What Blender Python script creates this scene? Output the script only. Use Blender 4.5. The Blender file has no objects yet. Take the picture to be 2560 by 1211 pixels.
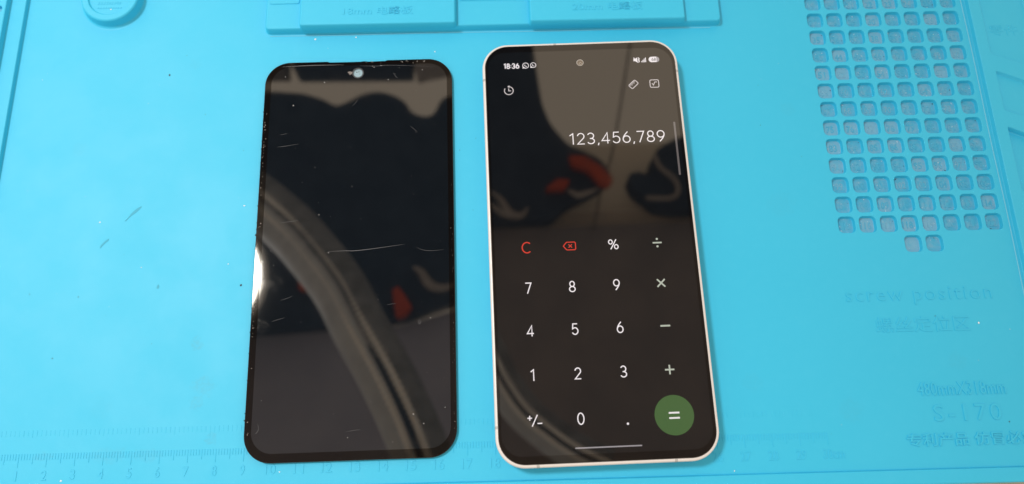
import bpy, bmesh, math, random
from mathutils import Vector, Matrix, noise
from mathutils.geometry import delaunay_2d_cdt

# ------------------------------------------------------------------ scene, camera, light
# all shapes below are authored in centimetres and stored in metres (U)
U = 0.01
sc = bpy.context.scene
COL = sc.collection
R = math.radians

cam_d = bpy.data.cameras.new("camera")
cam_d.sensor_fit = 'HORIZONTAL'
cam_d.sensor_width = 36.0
cam_d.lens = 36.0 * 1933.99 / 2560.0
cam_d.clip_start = 0.005
cam_d.clip_end = 50.0
cam_d.dof.use_dof = True
cam_d.dof.focus_distance = 0.292
cam_d.dof.aperture_fstop = 10.0
cam = bpy.data.objects.new("camera", cam_d)
COL.objects.link(cam)
cam.location = (17.7886 * U, -0.1931 * U, 28.742 * U)
cam.rotation_euler = (0.28463848, -0.00621807, -0.02662431)
sc.camera = cam

world = bpy.data.worlds.new("World")
sc.world = world
world.use_nodes = True
bg = world.node_tree.nodes["Background"]
bg.inputs[0].default_value = (1.0, 0.85, 0.69, 1)      # even light of the room
bg.inputs[1].default_value = 0.96

LAMP_POS = (-51.0, 42.4, 140.0)
LAMP_R = 14.5
LAMP_W = 18.9

sc.view_settings.view_transform = 'Standard'
sc.view_settings.look = 'None'
sc.view_settings.gamma = 1.0
sc.view_settings.exposure = 0.0
sc.view_settings.use_curve_mapping = False
sc.cycles.max_bounces = 8
sc.cycles.use_denoising = True

# ------------------------------------------------------------------ helpers
rng = random.Random(7)


def srgb(r, g, b):
    f = lambda c: (c / 255 / 12.92) if c <= 10 else ((c / 255 + 0.055) / 1.055) ** 2.4
    return (f(r), f(g), f(b), 1)


def new_obj(name, me, parent=None, loc=(0, 0, 0), rz=0.0):
    o = bpy.data.objects.new(name, me)
    COL.objects.link(o)
    o.location = Vector(loc) * U
    o.rotation_euler = (0, 0, rz)
    if parent:
        o.parent = parent
    return o


def flat_sharp(me):
    """keep level faces truly level: crease them off from the rounded edges beside them"""
    nz = [p.normal.z for p in me.polygons]
    lev = {}
    for p in me.polygons:
        for k in p.edge_keys:
            lev.setdefault(k, []).append(abs(nz[p.index]) > 0.99999)
    for e in me.edges:
        q = lev.get(e.key, [])
        if len(q) == 2 and q[0] != q[1]:
            e.use_edge_sharp = True


def to_mesh(name, verts, faces, mats, smooth=True, fmat=None, angle=35):
    me = bpy.data.meshes.new(name)
    me.from_pydata([(v[0] * U, v[1] * U, v[2] * U) for v in verts], [], faces)
    for m in (mats if isinstance(mats, (list, tuple)) else [mats]):
        me.materials.append(m)
    if fmat:
        me.polygons.foreach_set('material_index', fmat)
    me.validate()
    bm = bmesh.new(); bm.from_mesh(me)
    bmesh.ops.remove_doubles(bm, verts=bm.verts, dist=1e-7)
    bmesh.ops.recalc_face_normals(bm, faces=bm.faces)
    bm.to_mesh(me); bm.free()
    if smooth:
        me.polygons.foreach_set('use_smooth', [True] * len(me.polygons))
        me.set_sharp_from_angle(angle=R(angle))
        flat_sharp(me)
    return me


def mesh(name, verts, faces, mats, parent=None, loc=(0, 0, 0), rz=0.0, smooth=True, fmat=None, angle=35):
    return new_obj(name, to_mesh(name, verts, faces, mats, smooth, fmat, angle), parent, loc, rz)


def tag(o, label, cat, group=None, kind=None):
    o["label"] = label
    if cat:
        o["category"] = cat
    if group:
        o["group"] = group
    if kind:
        o["kind"] = kind
    return o


def empty(name, loc=(0, 0, 0), rz=0.0):
    o = bpy.data.objects.new(name, None)
    COL.objects.link(o)
    o.location = Vector(loc) * U
    o.rotation_euler = (0, 0, rz)
    o.empty_display_size = 0.01
    return o


def rrect(w, h, r, n=8, cx=0, cy=0):
    pts = []
    for k, (sx, sy) in enumerate(((1, 1), (-1, 1), (-1, -1), (1, -1))):
        for i in range(n + 1):
            a = R(90) * (k + i / n)
            pts.append((cx + sx * (w / 2 - r) + r * math.cos(a), cy + sy * (h / 2 - r) + r * math.sin(a)))
    return pts


def area2(p):
    return sum(p[i][0] * p[(i + 1) % len(p)][1] - p[(i + 1) % len(p)][0] * p[i][1] for i in range(len(p)))


def offset(p, d):
    """inset (d>0) of a counter-clockwise outline"""
    n = len(p); out = []
    for i in range(n):
        a, b, c = Vector(p[i - 1]), Vector(p[i]), Vector(p[(i + 1) % n])
        e1 = (b - a); e2 = (c - b)
        e1 = e1.normalized() if e1.length > 1e-9 else e2.normalized()
        e2 = e2.normalized() if e2.length > 1e-9 else e1
        n1 = Vector((-e1.y, e1.x)); n2 = Vector((-e2.y, e2.x))
        m = n1 + n2
        m = m.normalized() if m.length > 1e-6 else n1
        k = max(0.5, m.dot(n1))
        out.append((b.x + m.x * d / k, b.y + m.y * d / k))
    return out


def ccw(p):
    return p if area2(p) > 0 else list(reversed(p))


def loft(rings, cap_bottom=True, cap_top=True):
    """rings: list of (outline, z) with equal point counts"""
    n = len(rings[0][0]); v = []; f = []
    for pts, z in rings:
        v += [(x, y, z) for x, y in pts]
    for k in range(len(rings) - 1):
        for i in range(n):
            j = (i + 1) % n
            f.append((k * n + i, k * n + j, (k + 1) * n + j, (k + 1) * n + i))
    if cap_bottom:
        f.append(tuple(reversed(range(n))))
    if cap_top:
        f.append(tuple((len(rings) - 1) * n + i for i in range(n)))
    return v, f


def round_corners(p, r, n=5):
    """replace each corner of a polygon with an arc-like bend"""
    out = []; m = len(p)
    for i in range(m):
        a, b, c = Vector(p[i - 1]), Vector(p[i]), Vector(p[(i + 1) % m])
        d1 = min(r, (a - b).length * .45); d2 = min(r, (c - b).length * .45)
        s = b + (a - b).normalized() * d1; e = b + (c - b).normalized() * d2
        for k in range(n + 1):
            t = k / n
            q = s * (1 - t) ** 2 + b * 2 * t * (1 - t) + e * t ** 2
            out.append((q.x, q.y))
    return out


def pad(outline, z0, h, edge=0.03, draft=0.0, fillet=0.0, n=4, open_bottom=True):
    """a raised slab with rounded upper edge and, if asked, a concave foot"""
    p = ccw(outline); rings = []
    if fillet:
        for k in range(n + 1):
            a = R(90) * k / n
            rings.append((offset(p, -fillet * (1 - math.sin(a))), z0 + fillet * (1 - math.cos(a)) + 0.0005))
    else:
        rings.append((p, z0))
    rings.append((offset(p, draft * .8 + 1e-4), z0 + h - edge))
    for k in range(1, n + 1):
        a = R(90) * k / n
        rings.append((offset(p, draft + edge * (1 - math.cos(a))), z0 + h - edge + edge * math.sin(a)))
    return loft(rings, not open_bottom, True)


def inside(pt, poly):
    x, y = pt; c = False; n = len(poly); j = n - 1
    for i in range(n):
        xi, yi = poly[i]; xj, yj = poly[j]
        if (yi > y) != (yj > y) and x < (xj - xi) * (y - yi) / (yj - yi) + xi:
            c = not c
        j = i
    return c


def sheet(outer, holes, z, step=None):
    """flat sheet with holes cut out"""
    vs = [Vector(p) for p in outer]
    es = [(i, (i + 1) % len(outer)) for i in range(len(outer))]
    boxes = []
    for h in holes:
        b = len(vs)
        vs += [Vector(p) for p in h]
        es += [(b + i, b + (i + 1) % len(h)) for i in range(len(h))]
        boxes.append((min(p[0] for p in h), max(p[0] for p in h), min(p[1] for p in h), max(p[1] for p in h)))
    o = delaunay_2d_cdt(vs, es, [], 0, 1e-6)
    ov, of = o[0], o[2]
    faces = []
    for f in of:
        cx = sum(ov[i].x for i in f) / len(f); cy = sum(ov[i].y for i in f) / len(f)
        if not inside((cx, cy), outer):
            continue
        bad = False
        for h, b in zip(holes, boxes):
            if b[0] < cx < b[1] and b[2] < cy < b[3] and inside((cx, cy), h):
                bad = True; break
        if not bad:
            faces.append(tuple(f))
    return [(p.x, p.y, z) for p in ov], faces


def merge(*parts):
    v = []; f = []
    for pv, pf in parts:
        b = len(v)
        v += pv; f += [tuple(i + b for i in q) for q in pf]
    return v, f


def sweep_profile(prof, y0, y1, axis='Y'):
    v = []; f = []
    for (a, z) in prof:
        v.append((a, y0, z) if axis == 'Y' else (y0, a, z))
        v.append((a, y1, z) if axis == 'Y' else (y1, a, z))
    for i in range(len(prof) - 1):
        f.append((2 * i, 2 * i + 1, 2 * i + 3, 2 * i + 2))
    return v, f


def lathe(prof, n=64, cx=0, cy=0, cap=True):
    v = []; f = []
    for r, z in prof:
        for i in range(n):
            a = 2 * math.pi * i / n
            v.append((cx + r * math.cos(a), cy + r * math.sin(a), z))
    for k in range(len(prof) - 1):
        for i in range(n):
            j = (i + 1) % n
            f.append((k * n + i, k * n + j, (k + 1) * n + j, (k + 1) * n + i))
    if cap:
        f.append(tuple((len(prof) - 1) * n + i for i in range(n)))
    return v, f


def tube(path, rad, n=10, flat=1.0):
    """path: list of Vector, rad: float or list; flat squeezes the section in z"""
    v = []; f = []; m = len(path)
    for k, p in enumerate(path):
        t = (path[min(k + 1, m - 1)] - path[max(k - 1, 0)]).normalized()
        s = t.cross(Vector((0, 0, 1)))
        s = s.normalized() if s.length > 1e-4 else Vector((1, 0, 0))
        u = s.cross(t).normalized()
        r = rad[k] if isinstance(rad, list) else rad
        for i in range(n):
            a = 2 * math.pi * i / n
            q = p + s * (r * math.cos(a)) + u * (r * flat * math.sin(a))
            v.append(tuple(q))
    for k in range(m - 1):
        for i in range(n):
            j = (i + 1) % n
            f.append((k * n + i, k * n + j, (k + 1) * n + j, (k + 1) * n + i))
    f.append(tuple(reversed(range(n)))); f.append(tuple((m - 1) * n + i for i in range(n)))
    return v, f


def catmull(pts, n=8):
    P = [Vector(p) for p in pts]; out = []
    for i in range(len(P) - 1):
        p0, p1, p2, p3 = P[max(i - 1, 0)], P[i], P[i + 1], P[min(i + 2, len(P) - 1)]
        for k in range(n):
            t = k / n
            out.append(0.5 * ((2 * p1) + (p2 - p0) * t + (2 * p0 - 5 * p1 + 4 * p2 - p3) * t * t + (3 * p1 - p0 - 3 * p2 + p3) * t ** 3))
    out.append(P[-1])
    return out


def text(name, body, x0, x1, y0, y1, z, mat, parent=None, extrude=0.0, bevel=0.0, weight=0.0, spacing=1.0, keep=False, res=3):
    """lettering fitted into the box x0..x1, y0..y1 (keep: height from y0..y1, centred on x, natural width)"""
    cu = bpy.data.curves.new(name, 'FONT')
    cu.body = body; cu.size = 1.0; cu.resolution_u = res
    cu.offset = weight; cu.space_character = spacing
    o = bpy.data.objects.new(name, cu); COL.objects.link(o)
    dg = bpy.context.evaluated_depsgraph_get()
    flat = bpy.data.meshes.new_from_object(o.evaluated_get(dg))
    xs = [v.co.x for v in flat.vertices]; ys = [v.co.y for v in flat.vertices]
    bx0, bx1, by0, by1 = min(xs), max(xs), min(ys), max(ys)
    sy = (y1 - y0) / (by1 - by0)
    sx = sy if keep else (x1 - x0) / (bx1 - bx0)
    ox = ((x0 + x1) / 2 - sx * (bx0 + bx1) / 2); oy = y0 - sy * by0
    if extrude or bevel:
        bpy.data.meshes.remove(flat)
        cu.extrude = max(extrude - bevel, 0.0001) / sy
        cu.bevel_depth = bevel / sy; cu.bevel_resolution = 1
        cu.offset = weight - bevel / sy * 0.5
        dg.update(); dg = bpy.context.evaluated_depsgraph_get()
        flat = bpy.data.meshes.new_from_object(o.evaluated_get(dg))
    me = flat; me.name = name
    for v in me.vertices:
        v.co = Vector(((v.co.x * sx + ox) * U, (v.co.y * sy + oy) * U, (v.co.z * sy + z) * U))
    me.materials.clear(); me.materials.append(mat)
    bpy.data.objects.remove(o); bpy.data.curves.remove(cu)
    if extrude:
        me.polygons.foreach_set('use_smooth', [True] * len(me.polygons))
        me.set_sharp_from_angle(angle=R(40))
    return new_obj(name, me, parent)


# ------------------------------------------------------------------ materials
def material(name, col, rough=0.5, spec=0.5, metal=0.0, coat=0.0, emis=None, estr=0.0):
    m = bpy.data.materials.new(name); m.use_nodes = True
    b = m.node_tree.nodes["Principled BSDF"]
    b.inputs["Base Color"].default_value = col if len(col) == 4 else (*col, 1)
    b.inputs["Roughness"].default_value = rough
    b.inputs["Specular IOR Level"].default_value = spec
    b.inputs["Metallic"].default_value = metal
    b.inputs["Coat Weight"].default_value = coat
    b.inputs["Coat Roughness"].default_value = 0.0
    if emis:
        b.inputs["Emission Color"].default_value = emis
        b.inputs["Emission Strength"].default_value = estr
    return m


class NT:
    """tiny node-graph writer"""
    def __init__(s, m):
        s.t = m.node_tree; s.n = s.t.nodes; s.b = s.n["Principled BSDF"]

    def node(s, kind, **kw):
        n = s.n.new(kind)
        for k, v in kw.items():
            if k.startswith('i_'):
                n.inputs[int(k[2:])].default_value = v
            else:
                setattr(n, k, v)
        return n

    def link(s, a, b):
        s.t.links.new(a, b)

    def math(s, op, a, b=None, clamp=False):
        n = s.n.new('ShaderNodeMath'); n.operation = op; n.use_clamp = clamp
        for i, q in enumerate((a, b)):
            if q is None:
                continue
            if isinstance(q, (int, float)):
                n.inputs[i].default_value = q
            else:
                s.link(q, n.inputs[i])
        return n.outputs[0]

    def noise(s, vec, scale, detail=3, rough=.5, dist=0):
        n = s.node('ShaderNodeTexNoise')
        n.inputs['Scale'].default_value = scale; n.inputs['Detail'].default_value = detail
        n.inputs['Roughness'].default_value = rough; n.inputs['Distortion'].default_value = dist
        if vec is not None:
            s.link(vec, n.inputs['Vector'])
        return n.outputs['Fac']

    def ramp(s, fac, lo, hi, a=0.0, b=1.0):
        n = s.node('ShaderNodeMapRange'); n.interpolation_type = 'SMOOTHSTEP'
        n.inputs[1].default_value = lo; n.inputs[2].default_value = hi
        n.inputs[3].default_value = a; n.inputs[4].default_value = b
        s.link(fac, n.inputs[0]); return n.outputs[0]

    def mix(s, fac, a, b):
        n = s.node('ShaderNodeMix', data_type='RGBA')
        if isinstance(fac, (int, float)):
            n.inputs[0].default_value = fac
        else:
            s.link(fac, n.inputs[0])
        for i, q in ((6, a), (7, b)):
            if isinstance(q, tuple):
                n.inputs[i].default_value = q
            else:
                s.link(q, n.inputs[i])
        return n.outputs[2]


MAT_BLUE = (0.022, 0.475, 0.74, 1)


def mat_rubber():
    m = material("blue_silicone", MAT_BLUE, 0.6, 0.6)
    t = NT(m)
    geo = t.node('ShaderNodeNewGeometry').outputs['Position']
    big = t.noise(geo, 9, 3, .55)
    fine = t.noise(geo, 260, 3, .6)
    col = t.mix(t.ramp(big, .35, .65, 0, .35), MAT_BLUE, (0.03, 0.49, 0.755, 1))
    col = t.mix(t.ramp(fine, .45, .75, 0, .14), col, (0.048, 0.52, 0.78, 1))
    # rubbed-in greyish stains with their own shapes: centre x, y, radius (cm), strength
    mask = None
    sep = t.node('ShaderNodeSeparateXYZ'); t.link(geo, sep.inputs[0])
    warp = t.noise(geo, 420, 3, .6)
    for (x, y, r, s) in ((6.35, 4.55, .28, .55), (6.75, 3.0, .45, .45), (6.55, 2.4, .3, .4), (7.2, 1.1, .25, .5), (30.4, 1.5, .5, .2), (1.0, 12.5, .35, .16), (5.3, 16.2, .3, .18), (28.8, 9.5, .6, .14), (29.6, 13.6, .35, .16), (34.6, 3.2, .4, .16), (3.1, 2.3, .5, .12), (26.9, 2.6, .4, .14),
                         (1.3, .65, .45, .35), (3.6, .62, .8, .35), (4.9, .6, .7, .35)):
        dx = t.math('MULTIPLY', t.math('SUBTRACT', sep.outputs[0], x * U), 1 / U)
        dy = t.math('MULTIPLY', t.math('SUBTRACT', sep.outputs[1], y * U), (2.6 if y < .7 else 1) / U)
        d = t.math('SQRT', t.math('ADD', t.math('POWER', t.math('ABSOLUTE', dx), 2.0), t.math('POWER', t.math('ABSOLUTE', dy), 2.0)))
        d = t.math('ADD', d, t.math('MULTIPLY', t.math('SUBTRACT', warp, .5), r * 1.6))
        k = t.ramp(d, r * .55, r * 1.05, s, 0.0)
        mask = k if mask is None else t.math('MAXIMUM', mask, k)
    blot = t.ramp(t.noise(geo, 900, 2, .6), .4, .62, .35, 1.0)
    mask = t.math('MULTIPLY', mask, blot)
    col = t.mix(t.math('MULTIPLY', mask, .55), col, (0.06, 0.34, 0.50, 1))
    t.link(col, t.b.inputs['Base Color'])
    t.link(t.ramp(t.noise(geo, 38, 4, .6), .3, .7, .53, .59), t.b.inputs['Roughness'])
    bp = t.node('ShaderNodeBump'); bp.inputs['Strength'].default_value = .12; bp.inputs['Distance'].default_value = 0.00006
    t.link(t.noise(geo, 3200, 2, .6), bp.inputs['Height']); t.link(bp.outputs[0], t.b.inputs['Normal'])
    return m


def mat_dusty():
    m = material("dusty_cell_floor", MAT_BLUE, 0.6, 0.3)
    t = NT(m)
    oi = t.node('ShaderNodeObjectInfo')
    geo = t.node('ShaderNodeNewGeometry').outputs['Position']
    n1 = t.noise(geo, 330, 4, .65)
    amt = t.math('ADD', t.ramp(oi.outputs['Random'], .55, 1.0, .0, .28), 0.0)
    k = t.ramp(t.math('ADD', n1, amt), .36, .85, .1, .85)
    col = t.mix(k, (0.045, 0.40, 0.62, 1), (0.19, 0.42, 0.58, 1))
    sp = t.ramp(t.noise(geo, 1500, 1, .5), .75, .79, 0, .4)
    col = t.mix(sp, col, (0.16, 0.12, 0.11, 1))
    wt = t.ramp(t.noise(geo, 1150, 1, .4), .72, .78, 0, .5)
    col = t.mix(wt, col, (.75, .78, .8, 1))
    t.link(col, t.b.inputs['Base Color'])
    bp = t.node('ShaderNodeBump'); bp.inputs['Strength'].default_value = .6; bp.inputs['Distance'].default_value = 0.0003
    t.link(t.noise(geo, 700, 3, .6), bp.inputs['Height']); t.link(bp.outputs[0], t.b.inputs['Normal'])
    return m


def mat_glass(name, col, smear=0.0, spec=1.0, rough=0.027, coat=.72):
    m = material(name, col, rough, spec, coat=coat)
    t = NT(m)
    t.b.inputs["Coat IOR"].default_value = 1.5
    t.b.inputs["Coat Roughness"].default_value = .02
    t.b.inputs["Specular Tint"].default_value = (1.0, .92, .80, 1)
    geo = t.node('ShaderNodeNewGeometry').outputs['Position']
    if smear:
        # finger grease: patches of slightly duller surface
        k = t.ramp(t.noise(geo, 55, 4, .6, 1.2), .5, .75, rough, rough + smear)
        t.link(k, t.b.inputs['Roughness'])
    return m


def mat_wood():
    m = material("pale_wood", (0.72, 0.52, 0.34, 1), .5)
    t = NT(m)
    geo = t.node('ShaderNodeNewGeometry').outputs['Position']
    mp = t.node('ShaderNodeMapping'); mp.inputs['Scale'].default_value = (1, 14, 1)
    t.link(geo, mp.inputs[0])
    g = t.noise(mp.outputs[0], 22, 5, .65, .6)
    t.link(t.mix(t.ramp(g, .35, .7), (0.74, 0.55, 0.37, 1), (0.55, 0.36, 0.21, 1)), t.b.inputs['Base Color'])
    return m


def mat_cloth(name, a, b, scale=180, rough=.9):
    m = material(name, a, rough, .2)
    t = NT(m)
    geo = t.node('ShaderNodeNewGeometry').outputs['Position']
    t.link(t.mix(t.ramp(t.noise(geo, scale * .1, 4, .6), .3, .7), a, b), t.b.inputs['Base Color'])
    return m


def mat_frame():
    m = material("silver_white_frame", (0.68, 0.645, 0.63, 1), .28, .5)
    t = NT(m)
    geo = t.node('ShaderNodeNewGeometry').outputs['Position']
    t.link(t.ramp(t.noise(geo, 300, 4, .6), .3, .7, .27, .42), t.b.inputs['Roughness'])
    return m


M_RUB = mat_rubber()
M_DUST = mat_dusty()
M_WOOD = mat_wood()
M_FRAME = mat_frame()
M_BAND = material("antenna_band_grey", (0.42, 0.41, 0.40, 1), .5)
M_BEZEL = mat_glass("black_bezel_glass", (0.0025, 0.002, 0.002, 1), spec=.75, coat=.4)
M_OLED = mat_glass("oled_glass", (0.0035, 0.0042, 0.0055, 1), .02)
M_PANEL = mat_glass("bare_panel_glass", (0.004, 0.003, 0.0027, 1), spec=.55, coat=0.0)
M_PANEL_ACT = mat_glass("polariser", (0.0035, 0.005, 0.007, 1), .025, coat=1.0)
M_LENS = material("camera_lens", (0.16, 0.13, 0.10, 1), .15, .8)
M_LENS_D = material("lens_dark", (0.02, 0.016, 0.012, 1), .1, .8)
M_SPECK_W = material("white_dust", (0.75, 0.78, 0.8, 1), .7)
M_SPECK_D = material("dark_crumb", (0.03, 0.03, 0.035, 1), .6)
M_RESIDUE = material("dried_glue", (0.16, 0.14, 0.13, 1), .4)
M_SCRATCH = material("scratch", (0.13, 0.13, 0.14, 1), .55)
M_HAIR = material("hairline", (0.07, 0.07, 0.075, 1), .55)
M_SCUFF = material("scuffed_rubber", (0.035, 0.36, 0.54, 1), .62)
M_SEAM_LIT = material("highlight_rubber", (0.16, 0.56, 0.76, 1), .22, .7)  # paler tone paints in the highlight along the creases
M_RIM = material("hole_backing", (0.26, 0.40, 0.47, 1), .35, .6)


def ui(name, rgb, k=1.0):
    return material(name, (0.0, 0.0, 0.0, 1), .05, 1.0, coat=1.0, emis=srgb(*rgb), estr=k)


UI_WHITE = ui("lit_white", (244, 236, 238), .95)
UI_SOFT = ui("lit_soft_white", (224, 214, 214), .9)
UI_RED = ui("lit_red", (232, 66, 48), .85)
UI_OP = ui("lit_sage", (196, 202, 186), .85)
UI_GREEN = ui("lit_green", (70, 106, 56), .85)
UI_GREY = ui("lit_grey", (118, 110, 108), .8)
UI_PALE = ui("lit_pale_grey", (168, 162, 166), .85)

# ------------------------------------------------------------------ table
tv, tf = loft([(rrect(150, 110, 1.0, 3, 17, 14), -3.2), (rrect(150, 110, 1.0, 3, 17, 14), -.6), (rrect(149.7, 109.7, .9, 3, 17, 14), -.45)])
table = mesh("wooden_table", tv, tf, M_WOOD)
tag(table, "pale wooden table top peeking out below the blue mat", "table")

# ------------------------------------------------------------------ repair mat
MX0, MX1, MY0, MY1 = -7.0, 41.0, -1.16, 30.6
XL, XR = -1.93, 37.78                       # working surface between the side rims
mat_root = empty("repair_mat", (0, 0, 0))
tag(mat_root, "bright blue silicone repair mat with ruler, screw cells and moulded lettering", "mat")

# screw cells: centre grid
CX, CY, PX, PY, CW, CD = 31.294, 18.498, 0.829, 0.8257, 0.665, 0.19
cell_spots = [(c, r) for r in range(13) for c in range(8)] + [(3, 13), (4, 13)]
LIP = 0.02
holes = [rrect(CW + 2 * LIP, CW + 2 * LIP, .18 + LIP, 4, CX + c * PX, CY - r * PY) for c, r in cell_spots]
v, f = sheet([(XL, -.60), (XR, -.60), (XR, MY1), (XL, MY1)], holes, 0.0)
base_v, base_f = loft([([(MX0, MY0), (MX1, MY0), (MX1, MY1), (MX0, MY1)], -.45), ([(MX0, MY0), (MX1, MY0), (MX1, MY1), (MX0, MY1)], -.42)])
# body of the mat: closed slab below the surface sheet
body_v, body_f = loft([([(MX0 + .02, MY0 + .02), (MX1 - .02, MY0 + .02), (MX1 - .02, MY1 - .02), (MX0 + .02, MY1 - .02)], -.45),
                       ([(MX0 + .02, MY0 + .02), (MX1 - .02, MY0 + .02), (MX1 - .02, MY1 - .02), (MX0 + .02, MY1 - .02)], -.32)])
mesh("work_surface", *merge((v, f), (body_v, body_f)), M_RUB, mat_root)

# one cell: rounded lip, wall, dusty floor
rings = []
for k in range(4):
    a = R(90) * k / 3
    d = LIP * math.sin(a)
    rings.append((rrect(CW + 2 * (LIP - d), CW + 2 * (LIP - d), .18 + LIP - d, 4), -LIP * (1 - math.cos(a))))
rings.append((rrect(CW - .03, CW - .03, .17, 4), -CD + .035))
rings.append((rrect(CW - .06, CW - .06, .155, 4), -CD + .008))
rings.append((rrect(CW - .12, CW - .12, .13, 4), -CD))
cv, cf = loft(rings, False, True)
fm = [0] * len(cf)
nper = 20
for i in range(len(cf)):
    if i >= nper * (len(rings) - 2):
        fm[i] = 1
cell_me = bpy.data.meshes.new("screw_cell")
cell_me.from_pydata([(a * U, b * U, c * U) for a, b, c in cv], [], cf)
cell_me.materials.append(M_RUB); cell_me.materials.append(M_DUST)
cell_me.polygons.foreach_set('material_index', fm)
cell_me.polygons.foreach_set('use_smooth', [True] * len(cf))
cell_me.set_sharp_from_angle(angle=R(50))
for c, r in cell_spots:
    o = new_obj("screw_cell", cell_me, mat_root, (CX + c * PX, CY - r * PY, 0))
    if r < 13:
        w = .3 if 8 * r + 19 + c < 100 else .4
        text("cell_number", str(8 * r + 19 + c), -w / 2, w / 2, -.15, .13, -CD + .002, M_DUST, o, extrude=.014, bevel=.007, res=2)

# crumbs lying in the cells (far too small to count)
pv, pf = [], []


def speck(lst_v, lst_f, x, y, z, s, flat=.5):
    b = len(lst_v); n = rng.randint(4, 6); a0 = rng.random() * 6.28; el = rng.uniform(.5, 1.0); th = rng.random() * 3.14
    for i in range(n):
        a = a0 + 6.283 * i / n
        rr = s * rng.uniform(.6, 1.1)
        dx, dy = rr * math.cos(a), rr * el * math.sin(a)
        lst_v.append((x + dx * math.cos(th) - dy * math.sin(th), y + dx * math.sin(th) + dy * math.cos(th), z + s * .12))
    lst_v.append((x, y, z + s * flat)); lst_v.append((x, y, z - s * .1))
    for i in range(n):
        lst_f.append((b + i, b + (i + 1) % n, b + n)); lst_f.append((b + (i + 1) % n, b + i, b + n + 1))


cv2, cf2, wv2, wf2 = [], [], [], []
for c, r in cell_spots:
    for k in range(rng.choice((0, 0, 1, 1, 2))):
        e = rng.choice((-1, 1)); q = rng.uniform(-.24, .24)
        x, y = ((e * .25, q) if rng.random() < .5 else (q, e * .25))
        (speck(cv2, cf2, CX + c * PX + x, CY - r * PY + y, -CD + .01, rng.uniform(.014, .032)) if rng.random() < .55 else
         speck(wv2, wf2, CX + c * PX + x, CY - r * PY + y, -CD + .01, rng.uniform(.014, .03)))

# left rim: two steps up
prof = [(XL, 0.0), (XL - .012, .004), (XL - .022, .016), (XL - .03, .04), (XL - .045, .14), (XL - .055, .165), (XL - .075, .18),
        (-2.56, .18), (-2.59, .183), (-2.605, .195), (-2.615, .23), (-2.63, .37), (-2.645, .405), (-2.675, .42)]
sv, sf = sweep_profile(prof, -.62, MY1)
lh = [rrect(.52, .36, .16, 5, -3.03, y) for y in (19.42, 18.72, 18.02, 17.32)]
top_l = sheet([(MX0, -.62), (-2.675, -.62), (-2.675, MY1), (MX0, MY1)], lh, .42)
mesh("side_rim", *merge((sv, sf), top_l), M_RUB, mat_root)
for h in lh:
    cx = sum(p[0] for p in h) / len(h); cy = sum(p[1] for p in h) / len(h)
    hv, hf = loft([(rrect(.52, .36, .16, 5), .42), (rrect(.50, .34, .15, 5), .40), (rrect(.48, .32, .14, 5), .24), (rrect(.42, .26, .11, 5), .22)], False, True)
    mesh("rim_pocket", hv, hf, [M_RUB, M_DUST], mat_root, (cx, cy, 0), fmat=[0] * (len(hf) - 1) + [1])

# right rim with slanted compartments
prof = [(XR, 0.0), (XR + .012, .005), (XR + .022, .018), (XR + .03, .05), (XR + .05, .15), (XR + .062, .185), (XR + .09, .2)]
sv, sf = sweep_profile(prof, -.62, MY1)
comp = [([(38.30, 15.82), (40.3, 14.98), (40.3, 19.9), (38.30, 20.75)], .10),
        ([(38.34, 13.22), (40.3, 12.50), (40.3, 14.22), (38.34, 15.06)], .13),
        ([(38.31, 9.75), (40.3, 9.0), (40.3, 11.64), (38.31, 12.55)], .27),
        ([(38.31, 6.9), (40.3, 6.1), (40.3, 8.3), (38.31, 9.1)], .2)]
comp_o = [round_corners(ccw(p), .13, 5) for p, d in comp]
top_r = sheet([(XR + .09, -.62), (MX1, -.62), (MX1, MY1), (XR + .09, MY1)], comp_o, .2)
mesh("side_rim", *merge((sv, sf), top_r), M_RUB, mat_root)
for o_, (p, d) in zip(comp_o, comp):
    hv, hf = loft([(o_, .2), (offset(o_, .012), .195), (offset(o_, .022), .18), (offset(o_, .05), .2 - d + .03), (offset(o_, .085), .2 - d)], False, False)
    mesh("rim_compartment", *merge((hv, hf), sheet(offset(o_, .085), [], .2 - d)), M_RUB, mat_root)
text("moulded_lettering", "零件", 38.55, 39.75, 16.72, 17.22, .101, M_RUB, mat_root, extrude=.009, bevel=.005)

# moulding seam beside the right rim, paled to paint in its highlight line
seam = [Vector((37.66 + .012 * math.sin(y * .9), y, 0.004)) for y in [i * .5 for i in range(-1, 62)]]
mesh("seam_highlight", *tube(seam, .022, 8), M_SEAM_LIT, mat_root)
seam = [Vector((x, 17.425 - .012 * math.sin(x * .7), 0.002)) for x in [8.3 + i * .5 for i in range(38)]]  # added along the bar's foot to paint in a white glint
mesh("seam_highlight", *tube(seam, .018, 8), M_SEAM_LIT, mat_root)

# front border, a low step up, rounded over to the table
prof = [(-.60, 0.0), (-.605, -.012), (-.618, -.015), (-.628, 0.0), (-.634, .05), (-.645, .085), (-.67, .1), (-1.08, .1), (-1.12, .09), (-1.145, .06), (MY0, .0), (MY0, -.45)]
mesh("front_border", *sweep_profile(prof, MX0, MX1, 'X'), M_RUB, mat_root)

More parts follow.
